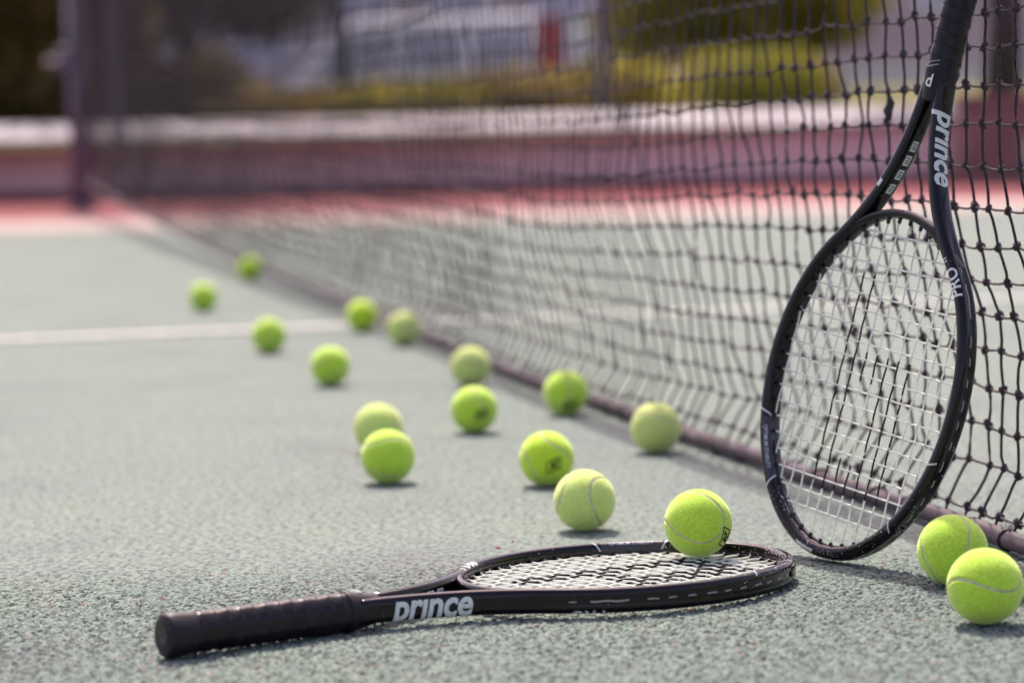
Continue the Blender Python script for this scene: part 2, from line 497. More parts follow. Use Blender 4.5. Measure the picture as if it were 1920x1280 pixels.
# ------------------------------------------------------------------ plants and trees
def leaf_cloud(centres, radii, n, size, seed, flat=1.0):
    g = np.random.default_rng(seed)
    C = np.array(centres, float); R = np.array(radii, float)
    w = R[:, 0] * R[:, 1] * R[:, 2]; w = w / w.sum()
    pick = g.choice(len(C), n, p=w)
    d = g.normal(size=(n, 3)); d /= np.linalg.norm(d, axis=1)[:, None]
    rad = g.random(n) ** 0.45
    P = C[pick] + d * rad[:, None] * R[pick]
    a = g.normal(size=(n, 3)); a /= np.linalg.norm(a, axis=1)[:, None]
    b = np.cross(a, g.normal(size=(n, 3))); b /= np.linalg.norm(b, axis=1)[:, None]
    s = size * (0.6 + 0.8 * g.random(n))[:, None]
    V = np.stack([P - a * s, P + b * s * 0.45, P + a * s, P - b * s * 0.45], 1).reshape(-1, 3)
    Q = np.arange(4 * n).reshape(n, 4)
    return np_quads("crown", V, Q)

def tree(name, label, cat, x, y, z0, trunk_h, trunk_r, clumps, n, size, lm, seed, limbs=5):
    t = empty(name, (x, y, z0)); tag(t, label, cat)
    g = random.Random(seed)
    mb = MB()
    top = Vector((g.uniform(-.1, .1), 0, trunk_h))
    mb.tube([(0, 0, 0), (0.02, 0, trunk_h * 0.35), (-0.01, 0.02, trunk_h * 0.7), tuple(top)],
            [trunk_r * 1.25, trunk_r, trunk_r * 0.9, trunk_r * 0.7], 10)
    for i in range(limbs):
        c = Vector(clumps[i % len(clumps)][0]); mid = top.lerp(c, 0.5) + Vector((g.uniform(-.15, .15), g.uniform(-.15, .15), 0.1))
        mb.tube([tuple(top * 0.93), tuple(mid), tuple(c)], [trunk_r * 0.45, trunk_r * 0.3, trunk_r * 0.1], 6)
    mb.build("trunk", M_bark, t, smooth=True)
    o = link_mesh("crown", leaf_cloud([c for c, r in clumps], [r for c, r in clumps], n, size, seed), lm, t, smooth=False)
    return t

def bush(label, x, y, z0, w, d, h, lm, seed, n=1400, size=0.045, cat="bush", name="bush"):
    t = empty(name, (x, y, z0)); tag(t, label, cat)
    g = random.Random(seed)
    cl = [((g.uniform(-w * .35, w * .35), g.uniform(-d * .3, d * .3), h * g.uniform(.35, .6)), (w * .28, d * .35, h * .42)) for _ in range(7)]
    mb = MB()
    for c, r in cl:
        mb.tube([(c[0] * .3, c[1] * .3, 0), (c[0] * .7, c[1] * .7, c[2] * .6), c], [0.012, 0.009, 0.004], 5)
    mb.build("stems", M_bark, t)
    link_mesh("foliage", leaf_cloud([c for c, r in cl], [r for c, r in cl], n, size, seed), lm, t, smooth=False)
    return t

# tall dark hedge at the left, behind the wall
hedge = empty("hedge", (-3.6, 17.5, 0.05)); tag(hedge, "tall dark green hedge behind the wall, left of the net post", "hedge")
cl = []
for i in range(54):
    cl.append(((-1.7 + (i % 9) * 0.36 + random.uniform(-.1, .1), random.uniform(-.2, .2), 0.3 + (i // 9) * 0.32 + random.uniform(-.08, .08)), (0.42, 0.3, 0.36)))
link_mesh("foliage", leaf_cloud([c for c, r in cl], [r for c, r in cl], 70000, 0.05, 5), M_leaf_hedge, hedge, smooth=False)
mb = MB()
for i in range(9):
    xx = -1.6 + i * 0.33; mb.tube([(xx, 0, 0), (xx + .04, .03, .8), (xx - .03, 0, 1.6)], [0.03, 0.024, 0.01], 6)
mb.build("stems", M_bark, hedge)

B_ = "bushes along the raised lawn"
for i, (x, y, w, h, lm, lab) in enumerate([
    (-2.15, 16.9, 1.2, 0.62, M_leaf_dark, "dark bush behind the net right beside the tall hedge"),
    (-1.45, 16.9, 1.0, 0.34, M_leaf_brown, "low brownish bush behind the wall right of the dark bush"),
    (-0.90, 16.8, 1.1, 0.34, M_leaf_olive, "low olive bush behind the wall under the slim tree"),
    (-0.35, 16.8, 1.1, 0.38, M_leaf_olive, "low olive bush behind the wall, below the pale van"),
    (0.15, 16.8, 1.1, 0.40, M_leaf_brown, "brownish olive bush behind the wall just left of the grey fence post"),
    (0.80, 16.8, 1.1, 0.46, M_leaf_olive, "olive bush behind the wall right of the grey fence post"),
    (1.30, 16.7, 1.0, 0.50, M_leaf_lime, "bright yellow green bush behind the wall, brightest of the row"),
    (1.75, 16.9, 0.6, 0.40, M_leaf_brown, "small orange brown bush at the right end of the row behind the wall")]):
    t = bush(lab, x, y, 0.30, w, 0.7, h, lm, 20 + i, n=2600, size=0.035); t["group"] = B_

tree("tree", "slim dark tree whose trunk rises behind the pale van left of centre", "tree", -1.28, 22.0, 0.46, 1.15, 0.055,
     [((-.5, 0, 1.2), (.8, .5, .35)), ((.3, .1, 1.35), (.6, .5, .35)), ((-1.2, 0, 1.1), (.7, .4, .4)), ((0, 0, 1.9), (.9, .6, .4))], 8000, 0.06, M_leaf_dark, 31)
tree("tree", "dark tree standing behind the net between the hedge and the slim tree", "tree", -2.35, 21.0, 0.45, 1.1, 0.09,
     [((.1, 0, 1.0), (.9, .5, .5)), ((-.6, .1, 1.2), (.6, .5, .6)), ((.6, 0, 1.0), (.6, .5, .5)), ((0, 0, 1.8), (1.2, .6, .5))], 8000, 0.06, M_leaf_dark, 32)
tree("tree", "leafy olive green tree with a low crown right of the grey fence post", "tree", 2.0, 23.0, 0.48, 0.75, 0.07,
     [((-.75, 0, .65), (.6, .5, .40)), ((0.0, 0, .6), (.7, .5, .40)), ((-.3, .1, 1.2), (1.0, .5, .5)), ((.6, 0, .8), (.5, .5, .45))], 9000, 0.055, M_leaf_olive, 33)
tree("tree", "thick dark tree trunk behind the wall at the far right", "tree", 2.95, 17.0, 0.33, 1.6, 0.10,
     [((-.5, 0, 2.0), (.8, .6, .4)), ((.6, .2, 2.1), (.9, .6, .4)), ((0, 0, 2.5), (1.1, .7, .4))], 5000, 0.06, M_leaf_dark, 34)

# ------------------------------------------------------------------ vehicles and street pieces far behind
M_white_paint = mat("off_white_paint", (0.85, 0.83, 0.88), 0.35, coat=0.4)
M_lav = mat("pale_lavender_paint", (0.74, 0.68, 0.76), 0.4, coat=0.3)
M_glass = mat("bluish_glass", (0.42, 0.42, 0.50), 0.3, 0.5)
M_tyre = mat("tyre_rubber", (0.02, 0.02, 0.02), 0.8)
M_rim = mat("wheel_rim", (0.45, 0.45, 0.47), 0.35, metal=0.8)
M_redp = mat("red_paint", (0.34, 0.045, 0.045), 0.45)
M_mauve = mat("mauve_render", (0.40, 0.31, 0.34), 0.9)
noisy(M_mauve, 2, [(0.3, (0.46, 0.33, 0.35)), (0.7, (0.58, 0.43, 0.45))])
M_cream = mat("cream_band", (0.62, 0.57, 0.50), 0.85)
M_brick = mat("brown_red_render", (0.16, 0.06, 0.06), 0.85)
noisy(M_brick, 6, [(0.3, (0.17, 0.08, 0.08)), (0.7, (0.28, 0.14, 0.135))])
M_pale = mat("pale_grey_render", (0.50, 0.46, 0.50), 0.9)
noisy(M_pale, 2, [(0.3, (0.55, 0.48, 0.50)), (0.7, (0.70, 0.63, 0.64))])
M_purple_metal = mat("painted_metal", (0.13, 0.12, 0.19), 0.5)

def vehicle(name, label, cat, x, y, z, length, height, paint, profile, windows, tail=False):
    """side-on vehicle; profile and windows are outlines in (along, up) metres"""
    t = empty(name, (x, y, z)); tag(t, label, cat, group="vehicles parked on the road behind")
    def slab(nm, outline, y0, y1, m, bev=0.0, parent=t):
        n = len(outline)
        V = [(a, y0, b) for a, b in outline] + [(a, y1, b) for a, b in outline]
        Fc = [tuple(range(n)), tuple(range(2 * n - 1, n - 1, -1))] + [(i, i + n, (i + 1) % n + n, (i + 1) % n) for i in range(n)]
        mb = MB(); mb.add(V, Fc); return mb.build(nm, m, parent, bevel=bev)
    slab("body", profile, 0, 1.7, paint, 0.03)
    for w in windows:
        f = slab("side_window", w, -0.012, 0.02, M_glass)
    for wx in (length * 0.19, length * 0.80):
        for yy in (0.03, 1.5):
            mb = MB(); mb.tube([(wx, yy - 0.02, 0.31), (wx, yy + 0.18, 0.31)], 0.31, 20)
            wh = mb.build("wheel", M_tyre, t)
            mb = MB(); mb.tube([(wx, yy - 0.035, 0.31), (wx, yy - 0.018, 0.31)], 0.2, 16)
            mb.build("rim", M_rim, wh)
    mb = MB(); mb.box(length * .45, length * .50, -0.03, -0.001, height * .52, height * .55); mb.build("door_handle", M_tyre, t)
    if tail:
        mb = MB(); mb.box(length - 0.02, length + 0.05, 0.02, 0.2, height * .35, height * .85); mb.build("tail_light", M_redp, t)
    return t

van_prof = [(0, .3), (0, .85), (.35, 1.05), (.8, 1.58), (1.1, 1.66), (2.9, 1.66), (2.96, 1.6), (3.0, .3)]
vehicle("parked_van", "pale van side-on beyond the raised lawn, left of the red sign", "van", -2.55, 30.0, -0.25, 3.0, 1.66, M_white_paint, van_prof,
        [[(.55, 1.08), (.9, 1.5), (1.35, 1.52), (1.35, 1.08)], [(1.45, 1.08), (1.45, 1.52), (2.1, 1.52), (2.1, 1.08)], [(2.2, 1.08), (2.2, 1.52), (2.8, 1.5), (2.85, 1.08)]])
car_prof = [(0, .3), (.02, .72), (.9, .88), (1.45, 1.38), (1.7, 1.44), (2.7, 1.42), (3.3, .98), (3.95, .86), (4.0, .35)]
vehicle("parked_car", "pale car side-on beyond the lawn, right of the red sign", "car", 0.85, 31.2, -0.25, 4.0, 1.44, M_lav, car_prof,
        [[(1.1, .92), (1.52, 1.34), (2.05, 1.37), (2.05, .92)], [(2.15, .92), (2.15, 1.37), (2.6, 1.35), (3.05, .98)]], tail=True)

sg = empty("red_sign", (0.44, 28.5, -0.27)); tag(sg, "tall narrow red board standing beside the road behind the net", "sign")
mb = MB(); mb.box(-.02, .02, 0.03, 0.07, 0, 1.6); mb.build("post", M_purple_metal, sg)
mb = MB(); mb.box(-.13, .13, -0.02, 0.028, 0.85, 1.62); mb.build("board", M_redp, sg, bevel=0.006)
sg = empty("white_sign", (0.84, 28.2, -0.27)); tag(sg, "small square white board on a thin pole right of the red board", "sign")
mb = MB(); mb.box(-.02, .02, 0.03, 0.07, 0, 1.62); mb.build("post", M_purple_metal, sg)
mb = MB(); mb.box(-.18, .18, -0.01, 0.028, 1.28, 1.60); mb.build("board", M_white_paint, sg, bevel=0.006)

for fx_, flab in ((0.545, "slim grey lavender post standing behind the low wall right of the red board"), (-2.22, "grey lavender post behind the low wall, just right of the net post")):
  fp = empty("fence_post", (fx_, 16.2, 0.3)); tag(fp, flab, "post", group="posts behind the low wall")
  mb = MB(); mb.tube([(0, 0, 0), (0, 0, 2.4)], 0.042, 14); mb.build("shaft", M_purple_metal, fp, smooth=True)
  mb = MB(); mb.tube([(0, 0, 2.4), (0, 0, 2.43)], 0.05, 14); mb.build("cap", M_purple_metal, fp)

def building(label, x0, x1, y, z1, m, band=None, wins=()):
    t = empty("building", ((x0 + x1) / 2, y, -0.25)); tag(t, label, "building")
    cx = (x0 + x1) / 2
    mb = MB(); mb.box(x0 - cx, x1 - cx, 0, 3, 0, z1); mb.build("wall", m, t)
    mb = MB(); mb.box(x0 - cx - .15, x1 - cx + .15, -.15, 3.15, z1, z1 + .12); mb.build("roof", M_pale, t)
    if band:
        mb = MB(); mb.box(x0 - cx + 0.02, x1 - cx - 0.02, -0.04, -0.002, band[0], band[1]); mb.build("painted_band", M_cream, t)
    for wx, wz, ww, wh in wins:
        mb = MB(); mb.box(wx - cx, wx - cx + ww, -0.05, -0.003, wz, wz + wh); f = mb.build("window", M_white_paint, t)
        mb = MB(); mb.box(wx - cx + .05, wx - cx + ww - .05, -0.056, -0.052, wz + .05, wz + wh - .05); mb.build("pane", M_glass, f)
    return t
building("mauve rendered building with a cream band behind the right part of the net", 3.2, 5.6, 30.5, 3.2, M_mauve, (0.72, 1.08), [(3.5, 1.6, .5, .8), (4.4, 1.6, .5, .8)])
building("long pale lavender building far behind the parked vehicles", -9.0, 3.1, 40.0, 4.0, M_pale, None,
         [(-8 + i * 1.4, 1.3, .8, 1.1) for i in range(7)])
building("distant off white building beyond the mauve one at the right", 4.4, 14.0, 44.0, 5.0, M_pale, None, [(5.5 + i * 1.6, 1.6, .8, 1.1) for i in range(5)])

pl = empty("gate_pillar", (2.62, 15.1, -0.006)); tag(pl, "squat brown red pillar in front of the wall at the far right", "pillar")
mb = MB(); mb.box(-.20, .30, 0, .3, 0, .43); mb.build("body", M_brick, pl, bevel=0.01)
mb = MB(); mb.box(-.22, .32, -.02, .32, .43, .48); mb.build("cap", M_brick, pl, bevel=0.008)
mb = MB(); mb.box(.12, .2, -.012, -.002, .10, .24); mb.build("notice", M_cream, pl)

# ------------------------------------------------------------------ net post
POST = Vector((-2.14, 14.24, 0))
np_ = empty("net_post", POST); tag(np_, "grey lavender net post with a winder at the far left end of the net", "net post")
mb = MB(); mb.tube([(0, 0, 0.0), (0, 0, 1.08)], 0.045, 20); mb.build("pole", M_post, np_, smooth=True)
mb = MB(); mb.tube([(0, 0, 1.08), (0, 0, 1.10)], 0.05, 20); mb.build("cap", M_post, np_)
mb = MB(); mb.tube([(0, 0, -0.003), (0, 0, 0.02)], 0.075, 20); mb.build("ground_sleeve", M_post, np_)
mb = MB(); mb.box(-.09, -.03, -.05, .05, .68, .80); wd = mb.build("winder", M_post, np_, bevel=0.01)
mb = MB(); mb.tube([(-.09, -.02, .74), (-.14, -.02, .74), (-.14, -.02, .70)], 0.014, 10); mb.build("winder_handle", M_pale, wd)

# ------------------------------------------------------------------ the net
net = empty("tennis_net", (0, 0, 0)); tag(net, "black knotted tennis net running from the right edge back to the far post", "net")
NEAR = Vector((0.60, 2.42, 0)); FAR = Vector((-2.115, 14.13, 0))
ND = (FAR - NEAR).normalized(); NLEN = (FAR - NEAR).length
NN = Vector((ND.y, -ND.x, 0))          # points right/away from the camera side
if NN.x < 0: NN = -NN
CORD = [(2.30, .628, .013), (2.55, .570, .013), (2.82, .508, .013), (3.066, .448, .013), (3.279, .393, .013), (3.542, .318, .012), (3.87, .231, .012), (4.376, .113, .012),
        (4.904, -.02, .012), (5.561, -.150, .012), (6.65, -.395, .016), (7.9, -.700, .03), (9.2, -1.000, .045), (10.5, -1.30, .07), (12.5, -1.76, .11), (14.13, -2.12, .16)]
cy_ = np.array([c[0] for c in CORD]); cx_ = np.array([c[1] for c in CORD]); cz_ = np.array([c[2] for c in CORD])
def cord_at(y):
    # smooth interpolation
    w = 0.12; yy = np.array([y - w, y, y + w])
    return float(np.mean(np.interp(yy, cy_, cx_))), y, float(np.mean(np.interp(yy, cy_, cz_)))

SPX = 0.0445; ROWS = 25; RZ = 0.0397
NC = int(NLEN / SPX)
g = np.random.default_rng(42)
jit = g.normal(size=(NC + 1, ROWS, 3)) * np.array([0.0010, 0.0018, 0.0015])   # along, normal, up
coljit = np.cumsum(g.normal(size=(NC + 1, ROWS)) * 0.0004, axis=1)
coljit -= coljit.mean(axis=1)[:, None]
kn = np.zeros((NC + 1, ROWS, 3))
for i in range(NC + 1):
    s = i * SPX
    base = NEAR + ND * s
    y = base.y
    cx, _, cz = cord_at(y)
    off_cord = (cx - base.x) / NN.x
    sag = -0.036 * smoothstep(y, 3.1, 4.6) + 0.10 * smoothstep(y, 9.0, 14.0)
    fw = smoothstep(y, 2.9, 4.2)
    amp = off_cord + 0.034 - 0.008 * fw
    top = off_cord * 0.95 * fw - 0.004 - 0.020 * fw
    for j in range(ROWS):
        z = 0.034 + j * RZ
        hf = z / 0.95
        zz = z + sag * smoothstep(z, 0.0, 0.30) + (cz - 0.012) * (1 - smoothstep(z, 0.02, 0.5))
        if z < 0.10:
            b = off_cord + 0.008 + (amp - off_cord) * smoothstep(z, 0.020, 0.088)
        else:
            b = top + (amp - top) * (1 - smoothstep(z, 0.09, 0.42))
        b += 0.006 * math.sin(y * 2.1 + j * 0.35) * (0.4 + hf) + 0.004 * math.sin(y * 5.3 + 1.0 + j * .8)
        zz += 0.0035 * math.sin(y * 3.7 + j * 0.9)
        p = base + NN * (b + jit[i, j, 1]) + ND * (jit[i, j, 0] + coljit[i, j])
        kn[i, j] = (p.x, p.y, zz + jit[i, j, 2])

def strand(pts, bow, seed, closed=False):
    """subdivide each cell with a slight bow, tight at the knots"""
    gg = np.random.default_rng(seed)
    P = np.array(pts); out = [P[0]]
    for a, b in zip(P[:-1], P[1:]):
        d = gg.normal(size=3) * bow
        out.append(a * 0.67 + b * 0.33 + d * 0.9); out.append(a * 0.33 + b * 0.67 + d * 0.8 + gg.normal(size=3) * bow * 0.3); out.append(b)
    return out
for i in range(NC + 1):
    cx, cyy, cz = cord_at(kn[i, 0, 1])
    pts = [(cx + 0.002, cyy, cz + 0.002)] + list(map(tuple, kn[i]))
    near = kn[i, 0, 1] < 5
    tube_obj("vertical_cord", strand(pts, 0.0013, i), 0.00165, M_twine, net, n=6 if near else 4)
for j in range(ROWS):
    pts = strand(list(map(tuple, kn[:, j])), 0.0011, 900 + j)
    P = np.array(pts); P[1::3, 2] -= 0.0018; P[2::3, 2] -= 0.0018      # little scallops between the knots
    tube_obj("horizontal_cord", P, 0.00135, M_twine2, net, n=5)
for j in range(ROWS - 6, ROWS):         # the doubled mesh of the upper rows
    P = (kn[:, j] + kn[:, j - 1]) / 2 + np.array([0.004, 0, 0])
    tube_obj("horizontal_cord", P, 0.0018, M_twine, net, n=4)
# knots
kb = bmesh.new(); bmesh.ops.create_icosphere(kb, subdivisions=2, radius=1.0)
for v in kb.verts:
    c = v.co
    k = 1 + 0.18 * math.sin(c.x * 5 + c.z * 4) + 0.12 * math.sin(c.y * 7 - c.z * 5)
    v.co = Vector((c.x * 0.0044 * k, c.y * 0.0040 * k, c.z * 0.0054 * k))
kme = bpy.data.meshes.new("knot"); kb.to_mesh(kme); kb.free()
kme.materials.append(M_twine)
kme.polygons.foreach_set("use_smooth", [True] * len(kme.polygons))
kb = bmesh.new(); bmesh.ops.create_icosphere(kb, subdivisions=1, radius=0.0045)
lowV = np.array([v.co[:] for v in kb.verts]); lowF = np.array([[v.index for v in f.verts] for f in kb.faces]); kb.free()
allk = [(kn[i, j, 1], i, j) for i in range(NC + 1) for j in range(ROWS) if kn[i, j, 2] < 0.60]
vis = sorted([q for q in allk if q[0] > 2.62])
chosen = set()
for q in vis[:290]:
    _, i, j = q
    o = bpy.data.objects.new("knot", kme); COL.objects.link(o); o.parent = net
    o.location = kn[i, j]; o.rotation_euler = (random.uniform(-.5, .5), random.uniform(-.5, .5), random.uniform(0, 3))
    s_ = random.uniform(.85, 1.15); o.scale = (s_, s_, s_ * random.uniform(.9, 1.15))
    chosen.add((i, j))
rest = np.array([kn[i, j] for i in range(NC + 1) for j in range(ROWS) if (i, j) not in chosen])
V = (rest[:, None, :] + lowV[None]).reshape(-1, 3)
Q = (lowF[None] + (np.arange(len(rest)) * len(lowV))[:, None, None]).reshape(-1, 3)
tag(link_mesh("far_knots", np_quads("far_knots", V, Q), M_twine, net), kind='stuff')
# bottom cord and its lashings
ys_ = np.linspace(2.30, 14.13, 700)
P = np.array([cord_at(y) for y in ys_])
P[:, 2] += 0.0012 * np.sin(ys_ * 9); P[:, 0] += 0.0015 * np.sin(ys_ * 5.1)
rv = 0.0098 * (1 + 0.035 * np.sin(ys_ * 31) + 0.03 * np.sin(ys_ * 73 + 1) + 0.02 * np.random.default_rng(9).normal(size=len(ys_)))
tube_obj("bottom_cord", P, rv, M_cord, net, n=14)
for i in range(0, NC + 1, 2):
    cx, cyy, cz = cord_at(kn[i, 0, 1])
    if cyy > 5.5: break
    if (i // 2) % 3 == 1: continue
    a = np.linspace(0, 2 * PI, 13)
    pts = [(cx + 0.0108 * math.cos(t), cyy + 0.0012 * t, cz + 0.0108 * math.sin(t)) for t in a]
    tube_obj("lashing", pts, 0.0018, M_twine, net, n=5)
# dark scrap caught on a strand, and a frayed tuft on the cord at the right edge
ii = min(range(NC + 1), key=lambda q: abs(kn[q, 11, 1] - 3.15)); a = kn[ii, 10]; b = kn[ii, 11]
mb = MB(); mb.tube([tuple(b * .9 + a * .1), tuple(b * .6 + a * .4 + np.array([.003, 0, 0])), tuple(b * .35 + a * .65), tuple(a * .95 + b * .05 + np.array([.002, 0, 0]))], [.002, .0046, .0056, .0025], 8)
mb.build("snagged_scrap", M_twine, net, smooth=True)
mb = MB(); cx, cyy, cz = cord_at(2.86)
for k in range(26):
    dx, dy, dz = random.uniform(-.006, .008), random.uniform(-.008, .008), random.uniform(0, .011)
    mb.tube([(cx, cyy, cz + .008), (cx + dx * .6, cyy + dy * .6, cz + .008 + dz * .6), (cx + dx * 1.3, cyy + dy, cz + .008 + dz)], .0005, 4)
mb.build("frayed_tuft", M_fray, net)

# ------------------------------------------------------------------ tennis balls
BR = 0.0335
SA, SB = 0.72, 0.28
def seam_pt(t):
    return np.array([SA * math.cos(t) + SB * math.cos(3 * t), SA * math.sin(t) - SB * math.sin(3 * t), 2 * math.sqrt(SA * SB) * math.sin(2 * t)])
seam_t = np.linspace(0, 2 * PI, 480, endpoint=False)
SEAM = np.array([seam_pt(t) for t in seam_t])
def felt_mesh():
    bm = bmesh.new(); bmesh.ops.create_icosphere(bm, subdivisions=6, radius=1.0)
    co = np.array([v.co[:] for v in bm.verts]); co /= np.linalg.norm(co, axis=1)[:, None]
    dmin = np.full(len(co), 9.0)
    for k in range(0, len(co), 4000):
        dmin[k:k + 4000] = np.arccos(np.clip((co[k:k + 4000] @ SEAM.T).max(axis=1), -1, 1)) * BR
    gg = np.random.default_rng(2)
    dep = 0.0011 * (1 - smoothstep(dmin, 0.0003, 0.0021)) - 0.00022 * np.exp(-((dmin - 0.0030) / 0.0010) ** 2)
    rad = BR - dep + gg.normal(size=len(co)) * 0.00006
    for v, c, r in zip(bm.verts, co, rad): v.co = Vector(c * r)
    me = bpy.data.meshes.new("felt"); bm.to_mesh(me); bm.free()
    me.polygons.foreach_set("use_smooth", [True] * len(me.polygons))
    me.materials.append(None)
    return me, dmin
FELT_ME, _ = felt_mesh()
def seam_mesh():
    n = 300; V = []; Fc = []
    for k in range(n):
        t = 2 * PI * k / n
        c = seam_pt(t); d = seam_pt(t + .01) - seam_pt(t - .01); d /= np.linalg.norm(d); s = np.cross(c, d)
        wv = 0.00102 * (1 + 0.12 * math.sin(k * 0.7))
        for q, h in ((-1, -.0001), (-.5, .0003), (.5, .0003), (1, -.0001)):
            p = c * (BR - 0.0006 + h) + s * wv * q
            V.append(p)
    for k in range(n):
        for q in range(3):
            a = k * 4 + q; b = ((k + 1) % n) * 4 + q
            Fc.append((a, b, b + 1, a + 1))
    me = mesh_from("seam", V, Fc)
    me.polygons.foreach_set("use_smooth", [True] * len(me.polygons))
    me.materials.append(M_seam)
    return me
SEAM_ME = seam_mesh()
def fuzz_mesh(n=20000):
    gg = np.random.default_rng(5)
    d = gg.normal(size=(n * 2, 3)); d /= np.linalg.norm(d, axis=1)[:, None]
    dm = np.full(len(d), 9.0)
    for k in range(0, len(d), 4000):
        dm[k:k + 4000] = np.arccos(np.clip((d[k:k + 4000] @ SEAM.T).max(axis=1), -1, 1)) * BR
    d = d[dm > 0.0016][:n]; n = len(d)
    s = np.cross(d, gg.normal(size=(n, 3))); s /= np.linalg.norm(s, axis=1)[:, None]
    lean = gg.normal(size=(n, 3)) * 0.9
    ln = (0.0004 + 0.0012 * gg.random(n) ** 3)[:, None]
    base = d * (BR - 0.0001)
    tip = d * BR + (d + lean * 0.8) / 1.3 * ln
    w = 0.00007
    V = np.stack([base - s * w, base + s * w, tip], 1).reshape(-1, 3)
    Q = np.arange(3 * n).reshape(n, 3)
    me = np_quads("fuzz", V, Q)
    me.materials.append(None)
    return me
FUZZ_ME = fuzz_mesh()
def stamp_mesh(kind):
    """flat print wrapped on the felt: slanted diamond outline with strokes inside"""
    polys = []
    def stroke(p, q, w):
        p = np.array(p, float); q = np.array(q, float); d = (q - p) / (np.linalg.norm(q - p) + 1e-9); nrm = np.array([-d[1], d[0]]) * w / 2
        k = 5
        for a in range(k):
            u, v = p + (q - p) * a / k, p + (q - p) * (a + 1) / k
            polys.append([u - nrm, v - nrm, v + nrm, u + nrm])
    A = [(-1.05, -.55), (.55, -.55), (1.05, .55), (-.55, .55)]
    for a, b in zip(A, A[1:] + A[:1]): stroke(a, b, .13)
    if kind == 0:
        stroke((-.45, -.35), (.0, .36), .2); stroke((.0, .36), (.12, -.34), .22); stroke((-.3, -.12), (.1, -.12), .14)
        stroke((.3, .34), (.68, .28), .16); stroke((.42, .3), (.3, -.05), .2); stroke((.3, -.35), (.45, -.3), .2)
    else:
        for k in range(4): stroke((-.55 + k * .32, -.36), (-.38 + k * .32, .36), .17)
        stroke((-.6, .0), (.6, .05), .16)
    V = []; Fc = []
    S = 0.0122
    for P in polys:
        b = len(V)
        for p in P:
            x, y = p[0] * S, p[1] * S
            d = Vector((x, y, BR)).normalized(); V.append(d * (BR + 0.00035))
        Fc.append(tuple(range(b, b + 4)))
    me = mesh_from("stamp", V, Fc); me.materials.append(M_ink)
    return me
STAMP = [stamp_mesh(0), stamp_mesh(1)]

def view_basis(P):
    vz = (Vector((0, 0, CAM_H)) - Vector(P)).normalized()
    vx = (rr - vz * rr.dot(vz)).normalized(); vy = vz.cross(vx)
    return vx, vy, vz
def ball(P, felt, label, q=None, stamp=None):
    t = empty("tennis_ball", P, Quaternion(q) if q else Quaternion((random.gauss(0, 1), random.gauss(0, 1), random.gauss(0, 1), random.gauss(0, 1))).normalized())
    tag(t, label, "tennis ball", group="tennis balls scattered along the net")
    Fm = FELT[felt]
    for nm, me in (("felt", FELT_ME), ("fuzz", FUZZ_ME)):
        o = bpy.data.objects.new(nm, me); COL.objects.link(o); o.parent = t
        o.material_slots[0].link = 'OBJECT'; o.material_slots[0].material = Fm
        if nm == "fuzz": o["kind"] = 'stuff'
    o = bpy.data.objects.new("seam", SEAM_ME); COL.objects.link(o); o.parent = t
    if stamp:
        (dx, dy, rot, sc, kind) = stamp
        vx, vy, vz = view_basis(P)
        d = (vx * dx + vy * dy + vz * math.sqrt(max(0, 1 - dx * dx - dy * dy))).normalized()
        ax = (vx - d * vx.dot(d)).normalized(); ay = d.cross(ax)
        m3 = Matrix((ax, ay, d)).transposed() @ Matrix.Rotation(rot, 3, 'Z')
        o = bpy.data.objects.new("stamp", STAMP[kind]); COL.objects.link(o); o.parent = t
        o.rotation_mode = 'QUATERNION'
        o.rotation_quaternion = t.rotation_quaternion.inverted() @ m3.to_quaternion()
    return t
ball((.4111, 2.4742, BR), 'bright', "front right tennis ball, nearest to the camera, with an s-shaped seam across it", (0.0561, -0.5883, 0.1604, 0.7906))
ball((.4145, 2.679, BR), 'bright', "tennis ball partly hidden behind the nearest ball at the right edge", (0.1642, -0.0811, -0.2651, -0.9467))
ball((.1803, 2.7937, .0478), 'bright', "tennis ball resting on the strings of the lying racket", (0.5185, 0.3287, 0.7879, -0.0483), (.80, -.44, 1.0, 1, 0))
ball((.0752, 3.0774, BR), 'pale', "paler tennis ball with a curved seam just behind the lying racket head", (0.3722, -0.7577, 0.5239, 0.1132))
ball((.0391, 3.4525, BR), 'fresh', "vivid tennis ball with a black diamond stamp, left behind the paler ball", (0.8765, 0.3244, -0.2245, -0.2758), (.26, -.26, .38, 1, 0))
ball((-.1575, 3.51, BR), 'bright', "front ball of the overlapping pair left of centre", (0.5937, 0.1575, 0.6988, 0.3664))
ball((-.1838, 3.8274, BR), 'pale', "rear ball of the overlapping pair left of centre", (0.9, 0.1, 0.5, 0.2))
ball((.1888, 3.7592, BR), 'dusty', "dusty khaki tennis ball against the bottom cord nearest the standing racket", (0.3, 0.7, 0.1, 0.5))
ball((-.0562, 4.0388, BR), 'bright', "tennis ball with a dark blurred stamp, in front of a duller ball", (0.2, 0.5, 0.8, 0.1), (.33, -.22, .2, 1, 1))
ball((.079, 4.2441, BR), 'bright', "tennis ball touching the cord, dark stamp low on its front", (0.6, -0.4, 0.2, 0.7), (.18, -.55, .2, 1, 1))
ball((-.0701, 4.7117, BR), 'dusty', "dull tennis ball directly behind the stamped ball in the middle", (0.1, 0.9, 0.2, 0.3))
ball((-.3077, 4.7803, BR), 'bright', "lone tennis ball left of the middle, just nearer than the white line", (0.5, 0.5, -0.5, 0.4))
ball((-.2118, 5.5631, BR), 'dusty', "dull blurred ball beside the cord, right of a vivid ball", (0.7, 0.2, 0.3, -0.6))
ball((-.4684, 5.4654, BR), 'bright', "tennis ball sitting in front of the white line, left of the cord", (0.2, -0.3, 0.7, 0.5))
ball((-.3123, 5.9368, BR), 'fresh', "vivid blurred ball beside the cord where the white line meets it", (0.4, 0.8, 0.3, 0.1))
